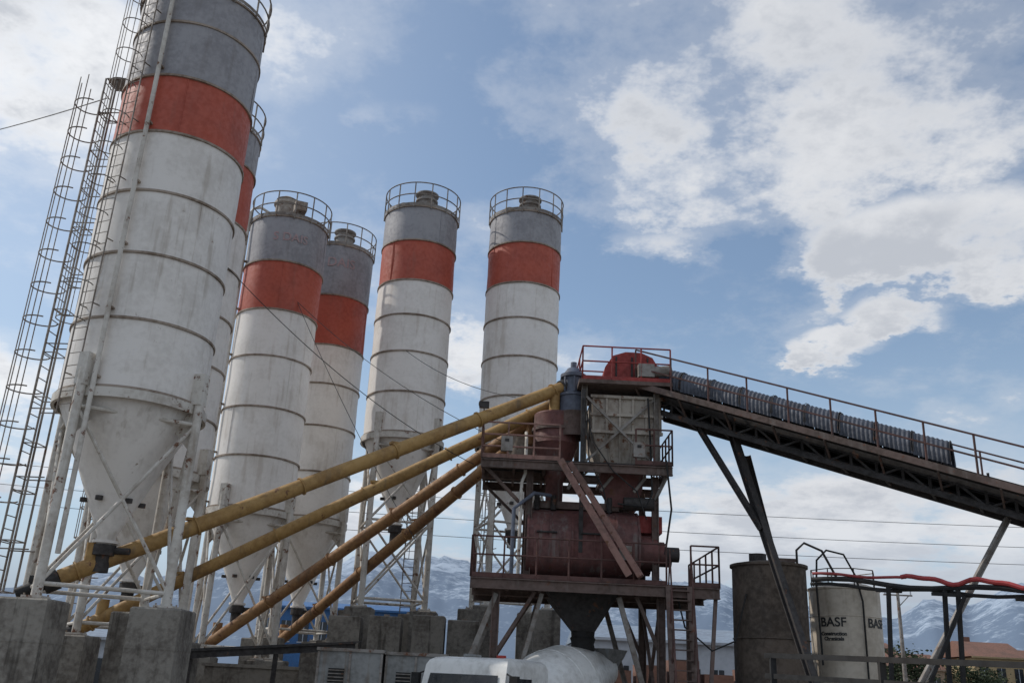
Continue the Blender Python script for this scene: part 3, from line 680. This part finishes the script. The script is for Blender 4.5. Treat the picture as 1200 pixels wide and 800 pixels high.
def building(name,x0,x1,y0,y1,h,wall,roof,ridge=1.2,win=6,rows=1,glass='glass',wz=.6):
    b=B(name,((x0+x1)/2,(y0+y1)/2,0))
    b.box('walls',wall,((x0+x1)/2,(y0+y1)/2,h/2),(x1-x0,y1-y0,h))
    ym=(y0+y1)/2;e=.35
    rf=[V3(x0-e,y0-e,h),V3(x1+e,y0-e,h),V3(x1+e,y1+e,h),V3(x0-e,y1+e,h),V3(x0-e,ym,h+ridge),V3(x1+e,ym,h+ridge)]
    rf2=[v+V3(0,0,.12) for v in rf]
    b.raw('roof',roof,rf2,[(0,1,5,4),(2,3,4,5),(0,4,3),(1,2,5)]);b.raw('roof',roof,rf,[(3,2,1,0)])
    b.box('eaves',wall,((x0+x1)/2,y0-e+.05,h+.05),(x1-x0+2*e,.08,.16))
    for rr in range(rows):
        zc=h-(rr+.5)*(h/rows)+.1
        for i in range(win):
            xc=x0+(x1-x0)*(i+.5)/win;wd=(x1-x0)/win*.5
            b.box('windows',glass,(xc,y0-.01,zc),(wd,.06,h/rows*.42));b.box('window_frames','whitewall',(xc,y0-.03,zc-h/rows*.21-.05),(wd+.15,.12,.08));b.box('window_frames','whitewall',(xc,y0-.045,zc),(.06,.04,h/rows*.42))
    if name=='house':
        b.box('chimney','redroof',(x0+1.5,ym+.6,h+ridge*.9),(.7,.6,1.6))
    b.done()
building('blue_warehouse',-19,-7.4,78,96,7.4,'blueclad','blueclad',1.0,8,2)
building('long_shed',5.5,18.5,60,74,5.3,'whitewall','greyroof',1.2,9,1)
building('white_building',-34,-19.5,56,66,3.8,'whitewall','greyroof',.7,7,1)
building('grey_warehouse',-60,-40,90,110,5.0,'blueclad','greyroof',1.0,9,1)
for (x,y,wx,wy,hh,wl) in((43,108,6,8,6.0,'tanwall'),(50.5,104,5.5,8,7.4,'yelwall'),(58,112,6,8,7.2,'yelwall'),(34,118,7,7,5.8,'whitewall'),(66,116,8,9,7.6,'tanwall'),(47,135,8,9,8.6,'tanwall')):
    building('house',x,x+wx,y,y+wy,hh,wl,'redroof',1.7,3,2)
b=B('brick_stack_row',(14,50,0))
for i in range(7):
    b.box('pallet','redroof',(6.0+i*1.7,50,1.7+.15*(i%3)),(1.45,1.3,3.4+.3*(i%3)))
    b.box('wrap','whitewall',(6.0+i*1.7,49.33,1.6),(1.2,.02,.5))
b.done()
# ------------------------------------------------------------------ poles & wires
def pole(x,y,h):
    b=B('utility_pole',(x,y,0));b.tube('shaft','framegrey',(x,y,0),(x,y,h),.16,10,.09)
    b.beam('crossarm','framegrey',(x-.9,y,h-.5),(x+.9,y,h-.5),.09)
    for i in(-.8,0,.8): b.tube('insulators','whitewall',(x+i,y,h-.45),(x+i,y,h-.2),.05,8)
    b.beam('brace','framegrey',(x,y,h-1.2),(x+.7,y,h-.5),.05);b.done()
pole(24.8,60,9.3);pole(-52,62,16);pole(75,62,15);pole(38,100,12)
def cat(b,p,q,sag,r=.015,n=24):
    p=Vector(p);q=Vector(q);b.path('cable','wire',[p.lerp(q,i/n)-V3(0,0,sag*4*(i/n)*(1-i/n)) for i in range(n+1)],r,5)
b=B('power_lines',(0,60,14))
for dz in(0,1.2,2.6): cat(b,(-52,62,13+dz),(75,62,12.6+dz*.9),1.6,.018)
cat(b,(-52,62,38),(-12.4,24,18.3),1.0,.018)
cat(b,(-8.7,35,16.5),(-3,33,7.0),.3,.012);cat(b,(-8.7,35,16.5),(.3,29,9.5),.5,.012);cat(b,(-4.3,36,15),(.2,28.5,11),.3,.012);cat(b,(-8,24,13),(-1,28.5,8.8),.5,.012)
b.done()
# ------------------------------------------------------------------ trees
def tree_mesh(seed,h):
    rnd=random.Random(seed);b=B('x')
    b.tube('trunk','bark',(0,0,0),(0,0,h*.55),h*.03,8,h*.015)
    cl=[]
    for i in range(9):
        a=rnd.random()*6.28;z=h*(.3+.3*rnd.random());e=V3(math.cos(a)*h*.22,math.sin(a)*h*.22,z+h*.2)
        b.tube('limbs','bark',(0,0,z),e,h*.012,6,h*.005);cl.append(e)
    for i in range(14): cl.append(V3(rnd.gauss(0,h*.12),rnd.gauss(0,h*.12),h*(.55+.38*rnd.random())))
    for c in cl:
        for k in range(90):
            p=c+V3(rnd.gauss(0,1),rnd.gauss(0,1),rnd.gauss(0,.8))*h*.065
            n1=V3(rnd.gauss(0,1),rnd.gauss(0,1),rnd.gauss(0,1)).normalized();x,y,_=frame_of(n1);s=h*.018*(.6+rnd.random())
            b.raw('crown','leaf',[p-x*s,p+y*s*.6,p+x*s,p-y*s*.6],[(0,1,2,3)])
    return b
for i,(x,y,hh) in enumerate(((41,98,8),(49,98,6.5),(64,99,8),(32,104,7),(57,100,7),(28,112,8),(-26,70,6),(84,100,9),(46,97,6.5))):
    b=tree_mesh(i,hh);b.name='tree'
    for k in b.parts: b.parts[k]=([v+V3(x,y,0) for v in b.parts[k][0]],b.parts[k][1])
    b.loc=V3(x,y,0);b.done()
# ------------------------------------------------------------------ mountains
pts=[(-60,170),(-40,180),(-27,180),(-23,245),(-18,270),(-14,300),(-5,350),(-1,352),(6,340),(12,320),(16,275),(20.5,225),(22,222),(24.3,290),(26,270),(28.6,325),(34,380),(45,300),(60,260)]
def ridge(a):
    for (a0,h0),(a1,h1) in zip(pts[:-1],pts[1:]):
        if a<=a1:
            f=max(0,min(1,(a-a0)/(a1-a0)));f=f*f*(3-2*f);return h0+(h1-h0)*f
    return pts[-1][1]
vs=[];fs=[];NA=420;NR=34
for i in range(NA+1):
    a=-60+120*i/NA
    for j in range(NR+1):
        f=j/NR;dist=1500+2600*f
        H=ridge(a)*1.04
        env=math.sin(min(1,f/.62)*math.pi/2)**1.6 if f<.62 else 1-.5*(f-.62)/.38
        nz=noise.fractal(Vector((a*.22,f*5,0)),1,2,6)*.22+noise.fractal(Vector((a*1.1,f*14,3)),1,2,5)*.09
        z=H*env*(1+nz*.5)*(dist/3112)
        z=max(z-8,-5) if j==0 else z
        vs.append((math.sin(rad(a))*dist,math.cos(rad(a))*dist,z))
for i in range(NA):
    for j in range(NR):
        k=i*(NR+1)+j;fs.append((k,k+NR+1,k+NR+2,k+1))
me=bpy.data.meshes.new('hills');me.from_pydata(vs,[],fs);me.update();me.shade_smooth()
mm=bpy.data.materials.new('snowy_mountain_hazed');mm.use_nodes=True;N=NT(mm.node_tree);bs=mm.node_tree.nodes['Principled BSDF']
g=N.n('ShaderNodeNewGeometry').outputs['Position'];sp=N.n('ShaderNodeSeparateXYZ');N.put(sp.inputs[0],g)
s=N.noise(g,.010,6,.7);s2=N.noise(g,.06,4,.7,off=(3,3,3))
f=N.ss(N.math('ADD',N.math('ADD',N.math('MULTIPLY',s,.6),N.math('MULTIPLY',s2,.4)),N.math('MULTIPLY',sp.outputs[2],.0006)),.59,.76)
N.put(bs.inputs['Base Color'],N.mix(f,(.135,.185,.26),(.36,.43,.52)));bs.inputs['Roughness'].default_value=1  # distance haze is painted into both base colours, bluish rock and dulled snow
me.materials.append(mm);o=bpy.data.objects.new('mountains',me);sc.collection.objects.link(o)
# ground
n=60;S=6000
me=bpy.data.meshes.new('ground');vs=[];fs=[]
for i in range(n+1):
    for j in range(n+1):
        x=(i/n*2-1);y=(j/n*2-1);x=x*abs(x)*S;y=y*abs(y)*S;vs.append((x,y,0))
for i in range(n):
    for j in range(n):
        k=i*(n+1)+j;fs.append((k,k+n+1,k+n+2,k+1))
me.from_pydata(vs,[],fs);me.update();me.materials.append(M['ground'])
o=bpy.data.objects.new('ground',me);sc.collection.objects.link(o)
